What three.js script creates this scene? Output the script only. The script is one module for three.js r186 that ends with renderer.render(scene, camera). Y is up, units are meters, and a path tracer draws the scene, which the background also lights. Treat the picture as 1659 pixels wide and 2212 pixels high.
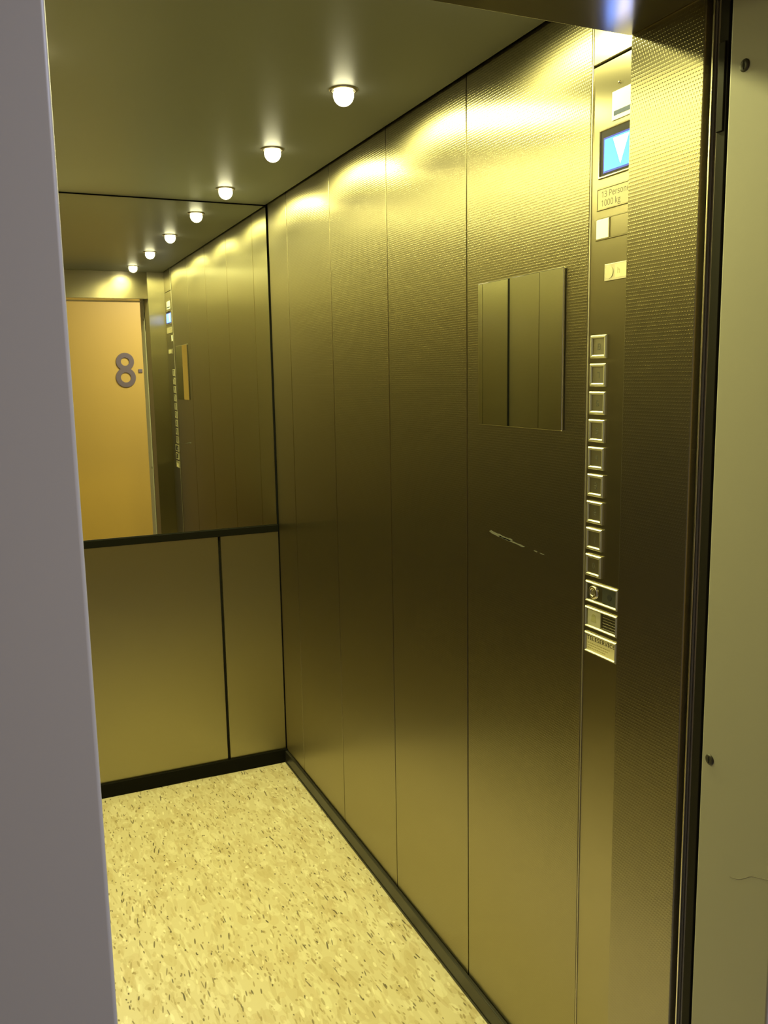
import * as THREE from 'three';
import { RoundedBoxGeometry } from 'three/addons/geometries/RoundedBoxGeometry.js';
import { mergeGeometries } from 'three/addons/utils/BufferGeometryUtils.js';
import { RectAreaLightUniformsLib } from 'three/addons/lights/RectAreaLightUniformsLib.js';

// ------------------------------------------------------------------ camera, light, exposure
RectAreaLightUniformsLib.init();
const scene = new THREE.Scene();
scene.background = new THREE.Color(0x000000);
const camera = new THREE.PerspectiveCamera(60.95, 1659 / 2212, 0.02, 40);
camera.position.set(-0.991, 1.558, 3.273);
{
  const yaw = 0.41633, pitch = 0.15393, roll = -0.01747;   // right, down, tilt
  const f = new THREE.Vector3(Math.sin(yaw) * Math.cos(pitch), -Math.sin(pitch), -Math.cos(yaw) * Math.cos(pitch));
  const r0 = new THREE.Vector3(Math.cos(yaw), 0, Math.sin(yaw));
  const u0 = new THREE.Vector3().crossVectors(r0, f);
  const r = r0.clone().multiplyScalar(Math.cos(roll)).addScaledVector(u0, Math.sin(roll));
  const u = r0.clone().multiplyScalar(-Math.sin(roll)).addScaledVector(u0, Math.cos(roll));
  camera.quaternion.setFromRotationMatrix(new THREE.Matrix4().makeBasis(r, u, f.clone().negate()));
}
const renderer = new THREE.WebGLRenderer({ antialias: true });
renderer.toneMapping = THREE.LinearToneMapping;
renderer.toneMappingExposure = 0.72;
renderer.shadowMap.enabled = true;
const LAMP = new THREE.Color().setRGB(1, 0.955, 0.34);     // the cabin's yellow halogen light
const LAMP_CD = 2.4, LAMP_ANGLE = 1.55, LAMP_SOFT = 0.36;
const LANDING = new THREE.Color().setRGB(0.9, 0.97, 1.38), LANDING_I = 105;

// ------------------------------------------------------------------ helpers
let seed = 7;
const rnd = () => { seed = (seed * 1664525 + 1013904223) >>> 0; return seed / 4294967296; };
const used = {};
function numbered(name) { const n = used[name] = (used[name] ?? -1) + 1; return n ? name + '_' + String(n).padStart(3, '0') : name; }
function boxUV(g) {                                   // uv in metres, by the face's main direction
  const p = g.attributes.position, n = g.attributes.normal, uv = new Float32Array(p.count * 2);
  for (let i = 0; i < p.count; i++) {
    const ax = Math.abs(n.getX(i)), ay = Math.abs(n.getY(i)), az = Math.abs(n.getZ(i));
    if (ax >= ay && ax >= az) { uv[2 * i] = p.getZ(i); uv[2 * i + 1] = p.getY(i); }
    else if (az >= ay) { uv[2 * i] = p.getX(i); uv[2 * i + 1] = p.getY(i); }
    else { uv[2 * i] = p.getX(i); uv[2 * i + 1] = p.getZ(i); }
  }
  g.setAttribute('uv', new THREE.BufferAttribute(uv, 2));
  return g;
}
// chamfered block from corner to corner
function block(x0, y0, z0, x1, y1, z1, bevel = 0.0015, seg = 1) {
  const b = Math.min(bevel, (x1 - x0) * 0.45, (y1 - y0) * 0.45, (z1 - z0) * 0.45);
  const g = new RoundedBoxGeometry(x1 - x0, y1 - y0, z1 - z0, seg, b);
  g.translate((x0 + x1) / 2, (y0 + y1) / 2, (z0 + z1) / 2);
  return boxUV(g);
}
function mesh(name, geo, mat, parent) {
  const list = Array.isArray(geo) ? geo : [geo];
  const g = list.length > 1 ? mergeGeometries(list.map((q) => (q.index ? q.toNonIndexed() : q))) : list[0];
  const m = new THREE.Mesh(g, mat);
  m.castShadow = m.receiveShadow = true;
  if (parent) { m.name = name; parent.add(m); } else { m.name = numbered(name); scene.add(m); }
  return m;
}
function part(name, geo, mat, parent, label) {        // numbered within its parent
  const c = parent.userData_count ?? (parent.userData_count = {});
  const n = c[name] = (c[name] ?? -1) + 1;
  const m = mesh(n ? name + '_' + String(n).padStart(3, '0') : name, geo, mat, parent);
  if (label) m.userData.label = label;
  return m;
}
function group(name, pos = [0, 0, 0], turn = 0) {
  const o = new THREE.Group(); o.name = numbered(name); o.position.set(...pos); o.rotation.y = turn; scene.add(o); return o;
}
function tag(o, label, category, grp) { o.userData.label = label; o.userData.category = category; if (grp) o.userData.group = grp; return o; }
function structure(o, label) { o.userData.kind = 'structure'; if (label) o.userData.label = label; return o; }
const aniso = (rgb, rough, metal, amount, more = {}) => new THREE.MeshPhysicalMaterial({ color: new THREE.Color().setRGB(...rgb), roughness: rough, metalness: metal, anisotropy: amount, ...more });
const std = (rgb, rough, metal = 0, more = {}) => new THREE.MeshStandardMaterial({ color: new THREE.Color().setRGB(...rgb), roughness: rough, metalness: metal, ...more });
// frame: rectangular ring in the xy plane, growing towards +z, outer edges bevelled
function ring(x0, y0, x1, y1, border, depth, bevel = 0.0012) {
  const b = bevel, s = new THREE.Shape();
  s.moveTo(x0 + b, y0 + b); s.lineTo(x1 - b, y0 + b); s.lineTo(x1 - b, y1 - b); s.lineTo(x0 + b, y1 - b); s.closePath();
  const h = new THREE.Path(), q = border;
  h.moveTo(x0 + q, y0 + q); h.lineTo(x0 + q, y1 - q); h.lineTo(x1 - q, y1 - q); h.lineTo(x1 - q, y0 + q); h.closePath();
  s.holes.push(h);
  const g = new THREE.ExtrudeGeometry(s, { depth: Math.max(depth - b, 1e-4), bevelEnabled: true, bevelThickness: b, bevelSize: b, bevelSegments: 1 });
  return boxUV(g);
}
function textPlate(w, h, px, draw) {                  // flat print as a texture over a w x h metre plate
  const c = document.createElement('canvas'); c.width = Math.round(w * px); c.height = Math.round(h * px);
  const g = c.getContext('2d'); draw(g, c.width, c.height);
  const t = new THREE.CanvasTexture(c); t.colorSpace = THREE.SRGBColorSpace; t.magFilter = THREE.LinearFilter; return t;
}
function printed(w, h, x, y, z) { const g = new THREE.PlaneGeometry(w, h); g.translate(x, y, z); return g; }

// ------------------------------------------------------------------ procedural textures
function embossNormals(cells, size, strength) {       // staggered rows of small raised dimples, as in patterned stainless sheet
  const d = new Uint8Array(size * size * 4), hgt = new Float32Array(size * size);
  for (let y = 0; y < size; y++) for (let x = 0; x < size; x++) {
    const u = x / size * cells, v = y / size * cells, row = Math.floor(v);
    const fu = ((u + (row % 2) * 0.5) % 1) - 0.5, fv = (v % 1) - 0.5;
    const r = Math.sqrt((fu / 0.46) ** 2 + (fv / 0.34) ** 2);
    hgt[y * size + x] = r < 1 ? 0.5 + 0.5 * Math.cos(Math.PI * r) : 0;
  }
  const at = (x, y) => hgt[((y + size) % size) * size + (x + size) % size];
  for (let y = 0; y < size; y++) for (let x = 0; x < size; x++) {
    const dx = (at(x - 1, y) - at(x + 1, y)) * strength, dy = (at(x, y - 1) - at(x, y + 1)) * strength, l = Math.hypot(dx, dy, 1), i = (y * size + x) * 4;
    d[i] = 127.5 + 127.5 * dx / l; d[i + 1] = 127.5 + 127.5 * dy / l; d[i + 2] = 127.5 + 127.5 / l; d[i + 3] = 255;
  }
  const t = new THREE.DataTexture(d, size, size); t.wrapS = t.wrapT = THREE.RepeatWrapping; t.magFilter = THREE.LinearFilter; t.needsUpdate = true; return t;
}
const emboss = embossNormals(10, 320, 3.2); emboss.repeat.set(1 / 0.052, 1 / 0.052);
function linoleum() {
  const W = 1024, H = 2048, w = 1.075, h = 2.18, c = document.createElement('canvas'); c.width = W; c.height = H;
  const g = c.getContext('2d'); g.fillStyle = 'rgb(206,196,172)'; g.fillRect(0, 0, W, H);
  const px = W / w, flecks = (n, col, len, wid, alpha) => {
    for (let k = 0; k < n; k++) {
      const x = rnd() * W, y = rnd() * H, l = (len[0] + rnd() ** 2 * (len[1] - len[0])) * px, b = (wid[0] + rnd() * (wid[1] - wid[0])) * px;
      g.fillStyle = `rgba(${col[Math.floor(rnd() * col.length)]},${alpha * (0.6 + 0.4 * rnd())})`;
      g.beginPath(); g.ellipse(x, y, b, l, (rnd() - 0.5) * 0.5, 0, 6.2832); g.fill();
    }
  };
  flecks(1500, ['186,170,138', '224,218,200', '194,180,150'], [0.012, 0.06], [0.006, 0.018], 0.5);
  flecks(4200, ['224,217,198', '186,170,138', '176,160,126'], [0.008, 0.03], [0.002, 0.006], 0.45);
  flecks(2200, ['140,122,88', '156,140,106'], [0.004, 0.015], [0.0012, 0.0034], 0.75);
  flecks(1250, ['78,66,46', '58,50,38'], [0.003, 0.017], [0.001, 0.0023], 0.85);
  flecks(500, ['238,233,218'], [0.005, 0.018], [0.0016, 0.0045], 0.7);
  const t = new THREE.CanvasTexture(c); t.colorSpace = THREE.SRGBColorSpace; t.magFilter = THREE.LinearFilter;
  t.wrapS = t.wrapT = THREE.RepeatWrapping; t.repeat.set(1 / w, 1 / h); return t;
}

// ------------------------------------------------------------------ materials
const STEEL = [0.375, 0.34, 0.235];
const M = {
  sheet: aniso(STEEL, 0.33, 1, 0.95, { normalMap: emboss, normalScale: new THREE.Vector2(0.13, 0.13) }),
  smooth: aniso([0.37, 0.34, 0.23], 0.4, 1, 0.7),
  plate: aniso([0.37, 0.335, 0.24], 0.3, 1, 0.85),
  bright: std([0.72, 0.67, 0.56], 0.22, 1),
  frame: std([0.62, 0.59, 0.47], 0.4, 1),
  satin: std([0.5, 0.46, 0.38], 0.4, 1),
  header: std([0.42, 0.37, 0.27], 0.2, 1),
  dark: std([0.012, 0.011, 0.01], 0.6),
  gap: std([0.006, 0.006, 0.006], 0.9),
  rubber: std([0.022, 0.021, 0.019], 0.38),
  rail: new THREE.MeshPhysicalMaterial({ color: new THREE.Color().setRGB(0.006, 0.006, 0.005), roughness: 0.5, specularIntensity: 0.12 }),
  pocket: new THREE.MeshPhysicalMaterial({ color: new THREE.Color().setRGB(0.016, 0.014, 0.011), roughness: 0.5, specularIntensity: 0.15 }),
  ceiling: std([0.27, 0.275, 0.24], 0.42, 0.7),
  mirror: std([0.86, 0.87, 0.8], 0.012, 1),
  lino: new THREE.MeshStandardMaterial({ map: linoleum(), roughness: 0.55 }),
  paint: std([0.315, 0.30, 0.252], 0.45),
  orange: std([0.5, 0.29, 0.018], 0.55),
  numeral: std([0.13, 0.085, 0.035], 0.5),
  plaster: std([0.25, 0.25, 0.25], 0.8),
  tileGrey: std([0.1, 0.1, 0.1], 0.5),
  screw: std([0.03, 0.026, 0.02], 0.45),
  white: std([0.75, 0.72, 0.66], 0.4),
  scuff: std([0.1, 0.098, 0.085], 0.9),
};

// ------------------------------------------------------------------ cabin shell
const CW = 1.075, CD = 2.18, CH = 2.2, DX0 = -0.935, DX1 = -0.1, HEAD = 2.043, ZR = 2.328;
structure(mesh('floor', block(-CW - 0.03, -0.04, -0.03, 0.03, 0, CD + 0.02, 0.001), M.lino), 'cream linoleum cabin floor with brown flecks');
const ceil = structure(group('ceiling'), 'dark grey metal cabin ceiling');
part('ceiling_panel', block(-CW + 0.008, CH, 0.002, -0.008, CH + 0.012, CD - 0.006, 0.002), M.ceiling, ceil);
part('ceiling_cover', block(-CW - 0.06, CH + 0.03, -0.06, 0.06, CH + 0.07, 2.36, 0.002), M.gap, ceil);

const wr = structure(group('wall_right'), 'right cabin wall of patterned stainless steel panels');
part('backing', block(0.022, 0, -0.03, 0.06, CH + 0.03, ZR, 0.001), M.gap, wr);
const seamsR = [0, 0.2255, 0.654, 1.082, 1.513, 1.957];
for (let k = 0; k < 5; k++) part('panel', block(0, 0.03, seamsR[k] + (k ? 0.0025 : 0.003), 0.02, CH + 0.012, seamsR[k + 1] - 0.0025, 0.0012, 2), M.sheet, wr);
const wl = structure(group('wall_left'), 'left cabin wall of patterned stainless steel panels');
part('backing', block(-CW - 0.06, 0, -0.03, -CW - 0.022, CH + 0.03, ZR, 0.001), M.gap, wl);
const seamsL = [0, 0.2255, 0.654, 1.082, 1.513, 1.957, CD];
for (let k = 0; k < 6; k++) part('panel', block(-CW - 0.02, 0.03, seamsL[k] + (k ? 0.0025 : 0.003), -CW, CH + 0.012, seamsL[k + 1] - 0.0025, 0.0012, 2), M.sheet, wl);

const wb = structure(group('wall_back'), 'back cabin wall with brushed steel panels below the mirror');
part('backing', block(-CW - 0.03, 0, -0.06, 0.03, CH + 0.03, -0.022, 0.001), M.gap, wb);
part('panel', block(-0.2345, 0.03, -0.02, -0.003, 0.972, 0, 0.002, 2), M.smooth, wb, 'narrow brushed steel panel next to the corner');
part('panel', block(-CW + 0.237, 0.03, -0.02, -0.2445, 0.972, 0, 0.002, 2), M.smooth, wb, 'wide brushed steel panel under the rail');
part('panel', block(-CW + 0.003, 0.03, -0.02, -CW + 0.227, 0.972, 0, 0.002, 2), M.smooth, wb);
const trim1 = structure(mesh('trim_1', block(-CW, 0.9615, -0.02, -0.004, 0.9895, 0.006, 0.002, 2), M.rail), 'black strip under the large mirror');
const wm = group('wall_mirror', [-CW / 2, 0.9895, 0]);
tag(wm, 'large clear mirror covering the upper back wall above the black strip', 'mirror');
part('mirror_glass', block(-CW / 2 + 0.006, 0.0, -0.012, CW / 2 - 0.006, CH - 0.9895 - 0.002, 0, 0.0025, 1), M.mirror, wm);
part('mirror_backing', block(-CW / 2 + 0.003, 0.0, -0.02, CW / 2 - 0.003, CH - 0.9895, -0.013, 0.001), M.dark, wm);

const wf = structure(group('wall_front'), 'steel front of the cabin round the doorway');
part('return_panel', block(DX1, 0.0, CD, 0.0215, CH + 0.03, ZR, 0.0025, 2), M.sheet, wf, 'patterned steel return panel beside the control panel');
part('return_panel', block(-CW - 0.0215, 0.0, CD, DX0, CH + 0.03, ZR, 0.0025, 2), M.sheet, wf);
part('header_panel', block(DX0 + 0.0005, HEAD, CD, DX1 - 0.0005, CH + 0.03, ZR - 0.012, 0.0025, 2), M.header, wf, 'smooth steel header over the doorway');

structure(mesh('baseboard_right', [block(-0.011, 0, 0.012, -0.0005, 0.05, CD - 0.002, 0.002, 2), block(-0.0135, 0.0, 0.012, -0.011, 0.007, CD - 0.002, 0.001)], M.rubber), 'dark skirting along the right wall');
structure(mesh('baseboard_left', block(-CW + 0.0005, 0, 0.012, -CW + 0.011, 0.05, CD - 0.002, 0.002, 2), M.rubber), 'dark skirting along the left wall');
{ // back skirting: its lower edge dips a little where the linoleum was trimmed
  const s = new THREE.Shape(), n = 24; s.moveTo(-CW + 0.0005, 0.054);
  for (let k = 0; k <= n; k++) { const x = -CW + 0.0005 + (CW - 0.001) * k / n; s.lineTo(x, 0.0008 + 0.0045 * Math.max(0, Math.sin((x + 0.55) * 9)) ** 3); }
  s.lineTo(-0.0005, 0.054); s.closePath();
  const g = new THREE.ExtrudeGeometry(s, { depth: 0.009, bevelEnabled: true, bevelThickness: 0.0012, bevelSize: 0.0008, bevelSegments: 2 }); g.translate(0, 0, 0.0015);
  structure(mesh('baseboard_back', boxUV(g), M.rail), 'black skirting along the back wall');
}

// ------------------------------------------------------------------ doorway: sliding doors in their pocket, sills, landing frame
const d1 = structure(group('door_1', [DX1 + 0.006, 0.012, 2.3345]), 'retracted cabin sliding door, only its thin edge showing');
part('door_leaf', block(0.004, 0, 0, 0.86, 2.06, 0.012, 0.001), M.satin, d1);
part('edge_strip', block(-0.003, 0, 0.003, 0.0035, 2.06, 0.0062, 0.0008, 2), M.bright, d1, 'thin bright metal edge');
const d2 = structure(group('door_2', [DX1 + 0.004, 0.012, 2.3495]), 'retracted landing sliding door with dark edge');
part('door_leaf', block(0.004, 0, 0, 0.86, 2.1, 0.017, 0.001), M.dark, d2);
part('edge_profile', block(0, 0, 0.0005, 0.0038, 2.1, 0.0165, 0.0012, 2), M.pocket, d2);
part('door_catch', block(-0.0025, 1.855, 0.002, 0.0035, 1.965, 0.0135, 0.001, 2), M.pocket, d2, 'small grey catch on the door edge');
structure(mesh('trim_2', [block(DX0, -0.04, CD + 0.022, DX1, 0, ZR + 0.008, 0.001), ...[0, 1, 2].map((k) => block(DX0, 0, CD + 0.05 + k * 0.03, DX1, 0.002, CD + 0.06 + k * 0.03, 0.0008)), block(DX0, -0.04, ZR + 0.03, DX1, 0, 2.52, 0.001)], M.satin), 'metal door sills of cabin and landing');

const t3 = structure(group('trim_3', [-0.931, 0, 2.51]), 'grey painted left side of the landing door frame');
part('frame_post', block(-0.36, 0, -0.135, 0, 2.3, 0, 0.004, 3), M.paint, t3);
const t4 = structure(group('trim_4', [DX1, 0, 2.51]), 'painted right side of the landing door frame');
part('frame_post', block(0, 0, -0.1375, 0.36, 2.3, 0, 0.004, 3), M.paint, t4);
for (const [y, z] of [[1.9355, 2.3985], [1.012, 2.389]]) {      // slotted countersunk screws
  const prof = [[0, 0.0012], [0.003, 0.0022], [0.0062, 0.0018], [0.0078, 0.0006], [0.0078, -0.001]].map(([r, h]) => new THREE.Vector2(r, h));
  const g = new THREE.LatheGeometry(prof.reverse(), 24); g.rotateZ(Math.PI / 2); g.translate(-0.0002, y, z - 2.51);
  const sc = part('screw', g, M.screw, t4, 'dark screw head');
  sc.add(Object.assign(new THREE.Mesh(block(-0.0027, y - 0.005, z - 2.511, -0.0019, y + 0.005, z - 2.509, 0.0003), M.gap), { name: 'slot' }));
}
{ // hairline scratch in the paint
  const c = new THREE.CatmullRomCurve3([[0, 0.857, -0.0745], [0, 0.8605, -0.062], [0, 0.868, -0.05], [0, 0.8775, -0.0385], [0, 0.883, -0.024], [0, 0.888, -0.0095]].map((a) => new THREE.Vector3(...a)));
  part('scratch', new THREE.TubeGeometry(c, 24, 0.0004, 5), std([0.2, 0.18, 0.15], 0.8), t4);
}
structure(mesh('trim_5', block(-1.29, 2.05, 2.3755, 0.26, 2.3, 2.5095, 0.004, 3), M.paint), 'painted head of the landing door frame');

// ------------------------------------------------------------------ landing behind the camera (seen in the mirror)
structure(mesh('wall_landing', [block(-2.2, 0, 2.38, -1.292, 2.75, 2.48, 0.002), block(0.262, 0, 2.38, 2.4, 2.75, 2.48, 0.002), block(-1.292, 2.302, 2.38, 0.262, 2.75, 2.48, 0.002)], M.plaster), 'landing wall round the lift door');
structure(mesh('wall_opposite', block(-2.2, 0, 4.4, 2.4, 2.75, 4.5, 0.002), M.orange), 'orange painted landing wall opposite the lift');
structure(mesh('wall_landing_left', block(-2.3, 0, 2.38, -2.2, 2.75, 4.5, 0.002), M.plaster));
structure(mesh('wall_landing_right', block(2.4, 0, 2.38, 2.5, 2.75, 4.5, 0.002), M.plaster));
structure(mesh('floor_landing', block(-2.3, -0.06, 2.521, 2.5, -0.002, 4.5, 0.002), M.tileGrey));
structure(mesh('ceiling_landing', block(-2.3, 2.75, 2.38, 2.5, 2.82, 4.5, 0.002), M.plaster));
{
  const o = group('floor_number', [0.043, 1.511, 4.4], Math.PI);
  tag(o, 'brown floor number 8 on the orange wall, seen in the large mirror', 'number sign');
  const H = 0.285, k = H / 223, ringShape = (r, cy) => {
    const s = new THREE.Shape(); s.absarc(0, cy * k, r * k, 0, Math.PI * 2); const h = new THREE.Path(); h.absarc(0, cy * k, (r - 30) * k, 0, Math.PI * 2, true); s.holes.push(h);
    return new THREE.ExtrudeGeometry(s, { depth: 0.006, bevelEnabled: true, bevelThickness: 0.001, bevelSize: 0.0008, bevelSegments: 1, curveSegments: 40 });
  };
  part('numeral', [ringShape(63, 63), ringShape(57, 166).translate(0, 0, 0.0002)], M.numeral, o);
}
{
  const o = group('wall_plaque', [0.165, 1.63, 4.4], Math.PI);
  tag(o, 'small dark square plate beside the number 8 on the orange wall', 'plate');
  part('plate', block(-0.0165, 0, 0, 0.0165, 0.03, 0.006, 0.002, 2), M.numeral, o);
}
{
  const o = group('ceiling_lamp', [0.75, 2.75, 3.55]);
  tag(o, 'flat white landing ceiling lamp behind the viewer', 'lamp');
  part('housing', block(-0.62, -0.05, -0.16, 0.62, 0, 0.16, 0.004), M.white, o);
  part('diffuser_lamp', block(-0.6, -0.056, -0.14, 0.6, -0.05, 0.14, 0.002), std([0.8, 0.8, 0.8], 0.5, 0, { emissive: LANDING, emissiveIntensity: 2 }), o);
  const l = new THREE.RectAreaLight(LANDING, LANDING_I, 1.2, 0.28); l.position.set(0, -0.058, 0); l.rotation.x = -Math.PI / 2; o.add(l);
}

// ------------------------------------------------------------------ cabin spotlights
const glow = std([0.9, 0.9, 0.8], 0.4, 0, { emissive: new THREE.Color().setRGB(1, 0.93, 0.6), emissiveIntensity: 9 });
const ringGeo = new THREE.LatheGeometry([[0.0265, 0.0005], [0.0265, -0.003], [0.028, -0.0036], [0.031, -0.003], [0.033, -0.001], [0.033, 0.0005]].map(([r, h]) => new THREE.Vector2(r, h)), 40);
const lensGeo = new THREE.SphereGeometry(0.0235, 32, 20, 0, Math.PI * 2, 1.05, Math.PI - 1.05).translate(0, -0.0115, 0);
function downlight(x, z, label) {
  const o = group('downlight', [x, CH - 0.0006, z]);
  tag(o, label, 'spotlight', 'round spotlights in the cabin ceiling');
  part('trim_ring', ringGeo, M.bright, o); part('lamp_bulb', lensGeo, glow, o);
  const s = new THREE.SpotLight(LAMP, LAMP_CD, 0, LAMP_ANGLE, LAMP_SOFT, 2);
  s.position.set(0, -0.008, 0); s.castShadow = true; s.shadow.radius = 0.9; s.shadow.mapSize.set(1024, 1024);
  s.target.position.set(0, -1, 0); o.add(s, s.target);
}
downlight(-0.216, 1.335, 'round glowing ceiling spotlight nearest the doorway of those seen directly, above the small mirror');
downlight(-0.216, 0.785, 'round glowing ceiling spotlight in the middle of the row along the right wall');
downlight(-0.216, 0.235, 'round glowing ceiling spotlight next to the large back mirror');
downlight(-0.216, 1.92, 'round ceiling spotlight closest to the door header, beside the control panel');
[['first', 0.235], ['second', 0.785], ['third', 1.335], ['fourth', 1.92]].forEach(([n, z]) => downlight(-0.885, z, n + ' spotlight from the back mirror in the left ceiling row, behind the grey door frame'));

// ------------------------------------------------------------------ small mirror on the right wall
{
  const o = group('wall_mirror', [0, 1.4493, 1.7325], -Math.PI / 2);
  tag(o, 'small square frameless mirror on the patterned right wall', 'mirror');
  part('mirror_glass', block(-0.158, 0, 0.0012, 0.158, 0.306, 0.0072, 0.003, 1), M.mirror, o);
  part('mirror_backing', block(-0.155, 0.003, 0, 0.155, 0.303, 0.0012, 0.0005), M.dark, o);
}
// pale scuffs on the panel below it
{
  const strip = (pts, w) => { const s = new THREE.Shape(); pts.forEach(([x, y], i) => (i ? s.lineTo(x, y + w * (0.5 + 0.5 * rnd())) : s.moveTo(x, y))); for (let i = pts.length - 2; i > 0; i--) s.lineTo(pts[i][0], pts[i][1] - w * (0.4 + 0.6 * rnd())); s.closePath(); return new THREE.ExtrudeGeometry(s, { depth: 0.0002, bevelEnabled: false }); };
  const line = (x0, y0, x1, y1, n, w) => strip(Array.from({ length: n }, (_, i) => [x0 + (x1 - x0) * i / (n - 1), y0 + (y1 - y0) * i / (n - 1) + (rnd() - 0.5) * w * 0.5]), w);
  const g = [line(1.613, 1.2135, 1.712, 1.2065, 12, 0.0042), line(1.652, 1.2085, 1.76, 1.201, 12, 0.0022), line(1.79, 1.2, 1.805, 1.199, 5, 0.0014), line(1.812, 1.199, 1.83, 1.197, 5, 0.001)];
  g.forEach((q) => { q.rotateY(-Math.PI / 2); q.translate(-0.0003, 0, 0); });
  part('scuff', g, M.scuff, wr, 'pale scuff mark in the steel below the small mirror');
}

// ------------------------------------------------------------------ control panel
{
  const ZC = 2.069, o = group('control_panel', [0, 0.052, ZC], -Math.PI / 2), Y = (y) => y - 0.052, X = (z) => z - ZC;
  tag(o, 'tall smooth steel lift control panel with square buttons and blue display', 'control panel');
  part('faceplate', block(X(1.9605), Y(0.052), -0.019, X(2.1785), Y(2.0765), 0.002, 0.0018, 2), M.plate, o);
  part('upper_plate', block(X(1.9605), Y(2.0795), -0.019, X(2.1785), Y(CH + 0.01), 0.002, 0.0018, 2), M.plate, o);
  part('edge_strip', block(X(1.9605), Y(0.052), 0.0005, X(1.9645), Y(CH + 0.01), 0.0038, 0.0015, 2), M.satin, o, 'bright folded edge strip');
  const F = 0.002;                                                        // face of the plate
  // maker's plate with blue stripe
  const sign = part('sign_plate', block(X(2.0165), Y(1.977), F, X(2.1215), Y(2.023), F + 0.0016, 0.0006), M.white, o, 'whitish sign plate');
  part('blue_stripe', block(X(2.022), Y(1.984), F + 0.0014, X(2.116), Y(1.9915), F + 0.002, 0.0002), std([0.012, 0.03, 0.1], 0.6), sign);
  part('plate_screw', new THREE.SphereGeometry(0.003, 16, 8, 0, 6.2832, 0, 1.57).rotateX(Math.PI / 2).translate(X(2.034), Y(2.034), F), M.bright, o);
  // display
  const disp = part('display', ring(X(1.984), Y(1.889), X(2.154), Y(1.970), 0.003, F + 0.003), M.bright, o, 'blue lit floor display');
  part('display_bezel', block(X(1.9865), Y(1.8915), F, X(2.1515), Y(1.9675), F + 0.0016, 0.0004), new THREE.MeshPhysicalMaterial({ color: new THREE.Color().setRGB(0.01, 0.008, 0.014), roughness: 0.5, specularIntensity: 0.3 }), disp);
  part('display_screen_border', block(X(1.9965), Y(1.8965), F + 0.0012, X(2.1415), Y(1.9545), F + 0.0019, 0.0002), std([0.01, 0.02, 0.2], 0.3, 0, { emissive: new THREE.Color().setRGB(0.0, 0.02, 0.6), emissiveIntensity: 0.9 }), disp);
  part('display_screen', block(X(1.9995), Y(1.8995), F + 0.0015, X(2.1385), Y(1.9515), F + 0.0023, 0.0002), std([0.02, 0.08, 0.2], 0.3, 0, { emissive: new THREE.Color().setRGB(0.05, 0.4, 1.0), emissiveIntensity: 1.9 }), disp);
  { const s = new THREE.Shape(); s.moveTo(X(2.0225), Y(1.9485)); s.lineTo(X(2.0635), Y(1.9485)); s.lineTo(X(2.0428), Y(1.9045)); s.closePath();
    part('display_arrow', new THREE.ExtrudeGeometry(s, { depth: 0.0004, bevelEnabled: false }).translate(0, 0, F + 0.0022), std([0.8, 0.8, 0.8], 0.5, 0, { emissive: new THREE.Color(1, 1, 1), emissiveIntensity: 1.6 }), disp, 'white down arrow'); }
  { const l = new THREE.RectAreaLight(new THREE.Color().setRGB(0.13, 0.14, 1.0), 4.5, 0.139, 0.052); l.position.set(0, Y(1.9255), F + 0.003); l.rotation.y = Math.PI; o.add(l); }
  // capacity plate
  const W1 = 0.176, H1 = 0.0365;
  const capTex = textPlate(W1, H1, 4200, (g, w, h) => { g.fillStyle = '#a29a82'; g.fillRect(0, 0, w, h); g.fillStyle = '#3a3324'; g.font = `${Math.round(h * 0.42)}px sans-serif`; g.textBaseline = 'middle'; g.fillText('13 Personen', w * 0.055, h * 0.29); g.fillText('1000 kg', w * 0.055, h * 0.73); });
  const cap = part('capacity_plate', ring(X(1.9805), Y(1.8365), X(2.1575), Y(1.874), 0.0018, F + 0.002, 0.0008), M.plate, o);
  part('printed_face', printed(W1 - 0.003, H1 - 0.003, X(2.069), Y(1.85525), F + 0.0012), new THREE.MeshStandardMaterial({ map: capTex, roughness: 0.5, metalness: 0.1 }), cap, 'engraved plate reading 13 Personen 1000 kg');
  // emergency light
  const em = part('emergency_light', ring(X(1.979), Y(1.7865), X(2.157), Y(1.8235), 0.0016, F + 0.002, 0.0008), M.plate, o);
  part('light_lens', new RoundedBoxGeometry(0.034, 0.033, 0.003, 3, 0.0014).translate(X(1.9985), Y(1.805), F + 0.0012), std([0.92, 0.9, 0.8], 0.35), em, 'white light lens');
  part('blank_plate', block(X(2.0205), Y(1.7885), F, X(2.155), Y(1.8215), F + 0.0016, 0.0005), M.plate, em);
  // name plate with round mark
  const np = part('name_plate', block(X(2.006), Y(1.7155), F, X(2.132), Y(1.7445), F + 0.002, 0.0008), M.satin, o);
  part('round_mark', new THREE.CylinderGeometry(0.0105, 0.0105, 0.001, 28).rotateX(Math.PI / 2).translate(X(2.0195), Y(1.73), F + 0.0022), M.plate, np);
  part('label_field', printed(0.094, 0.022, X(2.082), Y(1.7305), F + 0.0022), new THREE.MeshStandardMaterial({ map: textPlate(0.094, 0.022, 4200, (g, w, h) => { g.fillStyle = '#c9c2a4'; g.fillRect(0, 0, w, h); g.fillStyle = '#8b8464'; g.font = `${Math.round(h * 0.62)}px sans-serif`; g.textBaseline = 'middle'; g.fillText('h', w * 0.06, h * 0.5); }), roughness: 0.4, metalness: 0.3 }), np);
  // nine square buttons
  const btnFrame = ring(-0.0225, -0.0203, 0.0225, 0.0203, 0.0042, 0.0065, 0.002), btnCap = new RoundedBoxGeometry(0.0362, 0.032, 0.003, 2, 0.001);
  const capMat = std([0.34, 0.31, 0.25], 0.35, 1), glyphMat = std([0.07, 0.066, 0.05], 0.6);
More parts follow.
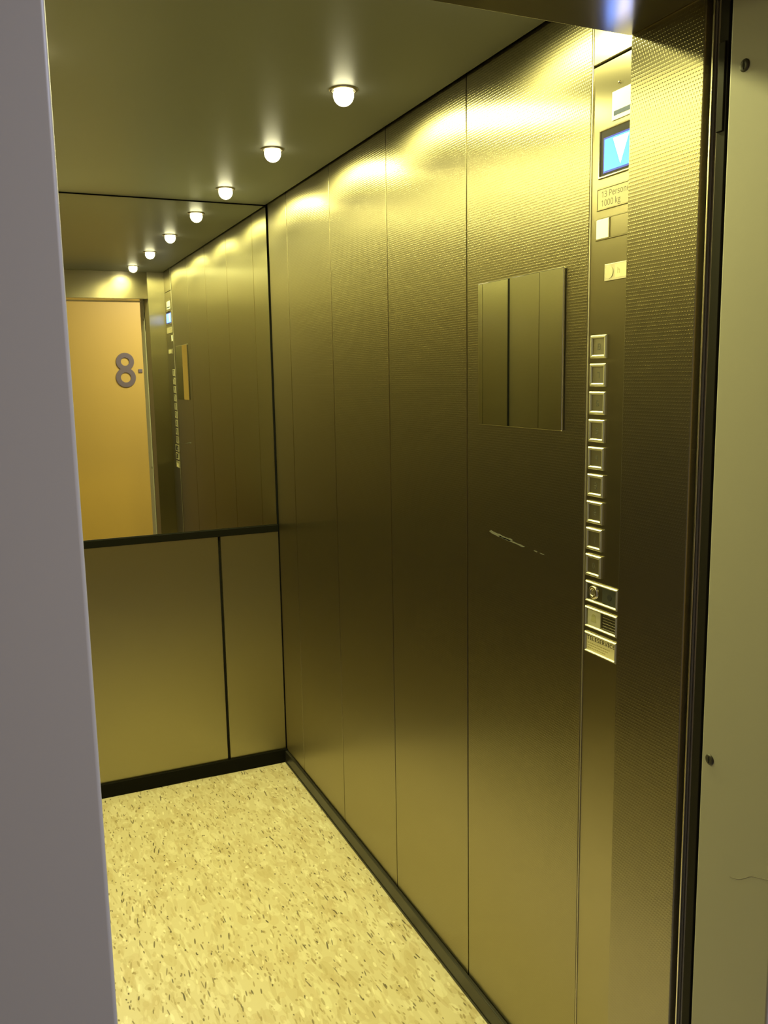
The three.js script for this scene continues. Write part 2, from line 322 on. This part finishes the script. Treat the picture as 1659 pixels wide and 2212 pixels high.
  const seg = (segs) => mergeGeometries(segs.map(([x0, y0, x1, y1]) => block(x0, y0, 0, x1, y1, 0.0004, 0.0001)));
  const A = -0.0032, B = 0.0032, T = 0.0014, h = 0.0055;                  // small raised figures from straight strokes
  const S = { top: [A, h - T, B, h], mid: [A, -T / 2, B, T / 2], bot: [A, -h, B, -h + T], tl: [A, 0, A + T, h], tr: [B - T, 0, B, h], bl: [A, -h, A + T, 0], br: [B - T, -h, B, 0] };
  const figures = ['abcdefg', 'abc', 'afgedc', 'afgcd', 'fgbc', 'abgcd', 'abged', 'bc', 'abcdef'].map((s) => seg([...s].map((c) => S[{ a: 'top', b: 'tr', c: 'br', d: 'bot', e: 'bl', f: 'tl', g: 'mid' }[c]])));
  for (let k = 0; k < 9; k++) {
    const y = 1.6045 - k * 0.04965, x = X(1.9965) - k * 0.0003;
    const b = part('call_button', btnFrame, M.frame, o, k ? undefined : 'square steel-framed button');
    b.position.set(x, Y(y), F - 0.0005);
    const cp = new THREE.Mesh(btnCap, capMat); cp.name = 'button_cap'; cp.position.z = 0.0018; cp.castShadow = cp.receiveShadow = true; b.add(cp);
    const fg = new THREE.Mesh(figures[k], glyphMat); fg.name = 'button_figure'; fg.position.z = 0.0032; b.add(fg);
  }
  // key switch row, bell and speaker row, phone plate
  const XA = X(1.9715), XB = X(2.0635);
  const key = part('key_switch', ring(XA, Y(1.137), XB, Y(1.1765), 0.0026, 0.0065, 0.002), M.frame, o);
  key.position.z = F - 0.0015;
  part('base_plate', block(XA + 0.0024, Y(1.1396), 0, XB - 0.0024, Y(1.174), 0.0022, 0.0004), std([0.2, 0.19, 0.15], 0.35, 1), key);
  part('dark_button', block(X(2.0195), Y(1.1415), 0.001, XB - 0.004, Y(1.172), 0.004, 0.001, 2), std([0.03, 0.032, 0.028], 0.45), key, 'dark square button with a black symbol');
  part('dark_symbol', new THREE.CylinderGeometry(0.0055, 0.0055, 0.0006, 20).rotateX(Math.PI / 2).translate(X(2.0405), Y(1.157), 0.0042), M.gap, key);
  part('lock_ring', new THREE.LatheGeometry([[0.0058, 0.002], [0.0062, 0.0058], [0.0095, 0.0062], [0.0125, 0.0048], [0.0138, 0.002]].map(([r, hh]) => new THREE.Vector2(r, hh)), 40).rotateX(Math.PI / 2).translate(X(1.9935), Y(1.157), 0), std([0.75, 0.71, 0.6], 0.18, 1), key, 'round chrome lock ring');
  part('lock_core', [new THREE.CylinderGeometry(0.006, 0.006, 0.003, 24).rotateX(Math.PI / 2).translate(X(1.9935), Y(1.157), 0.0035), block(X(1.9935) - 0.0011, Y(1.153), 0.0048, X(1.9935) + 0.0011, Y(1.161), 0.0056, 0.0002)], M.satin, key);
  const bell = part('alarm_module', ring(XA, Y(1.088), XB, Y(1.1275), 0.0024, 0.0065, 0.002), M.frame, o);
  bell.position.z = F - 0.0015;
  part('bell_button', block(XA + 0.0055, Y(1.0905), 0.0005, X(2.0155), Y(1.1245), 0.0034, 0.001, 2), std([0.42, 0.4, 0.3], 0.5, 0.2), bell, 'pale olive bell button');
  { const s = new THREE.Shape(); s.moveTo(-0.0085, -0.006); s.lineTo(0.0085, -0.006); s.quadraticCurveTo(0.0062, -0.002, 0.006, 0.003); s.quadraticCurveTo(0.005, 0.0085, 0, 0.009); s.quadraticCurveTo(-0.005, 0.0085, -0.006, 0.003); s.quadraticCurveTo(-0.0062, -0.002, -0.0085, -0.006); s.closePath();
    const q = new THREE.Shape(); q.absarc(0, -0.0078, 0.002, 0, 6.2832);
    part('bell_symbol', [new THREE.ExtrudeGeometry(s, { depth: 0.0004, bevelEnabled: false, curveSegments: 8 }), new THREE.ExtrudeGeometry(q, { depth: 0.0004, bevelEnabled: false, curveSegments: 8 })].map((e) => e.translate(X(1.9955), Y(1.107), 0.0033)), std([0.3, 0.29, 0.16], 0.5), bell); }
  part('speaker_plate', block(X(2.0185), Y(1.0905), 0.0005, XB - 0.0024, Y(1.1245), 0.002, 0.0006), std([0.12, 0.11, 0.09], 0.4, 1), bell);
  for (let k = 0; k < 6; k++) part('grille_slat', block(X(2.0215), Y(1.0935 + k * 0.0052), 0.0018, XB - 0.005, Y(1.0957 + k * 0.0052), 0.0034, 0.0005), std([0.16, 0.145, 0.11], 0.4, 1), bell);
  const WT = XB - XA - 0.005, HT = 0.034;
  const telTex = textPlate(WT, HT, 8000, (g, w, hh) => {
    g.fillStyle = '#c6bd9c'; g.fillRect(0, 0, w, hh); g.fillStyle = '#2a2216'; g.font = `bold ${Math.round(hh * 0.3)}px sans-serif`; g.textBaseline = 'middle';
    const t = 'TELESERVICE', m = g.measureText(t).width; g.save(); g.translate(w * 0.035, hh * 0.25); g.scale(w * 0.93 / m, 1); g.fillText(t, 0, 0); g.restore();
    g.fillStyle = '#8e8353'; for (let l = 0; l < 3; l++) { let x = w * 0.06; while (x < w * (0.8 - l * 0.08)) { const q = w * (0.025 + rnd() * 0.05); g.fillRect(x, hh * (0.5 + l * 0.14), q, hh * 0.05); x += q + w * 0.014; } }
  });
  const tel = part('phone_plate', ring(XA, Y(1.0395), XB, Y(1.0785), 0.0026, 0.0065, 0.002), M.frame, o);
  tel.position.z = F - 0.0015;
  part('plate_face', block(XA + 0.0024, Y(1.042), 0, XB - 0.0024, Y(1.076), 0.0028, 0.0004), M.white, tel);
  part('printed_face', printed(WT, HT, (XA + XB) / 2, Y(1.059), 0.003), new THREE.MeshStandardMaterial({ map: telTex, roughness: 0.5 }), tel, 'cream label reading TELESERVICE above small print');
}

renderer.render(scene, camera);
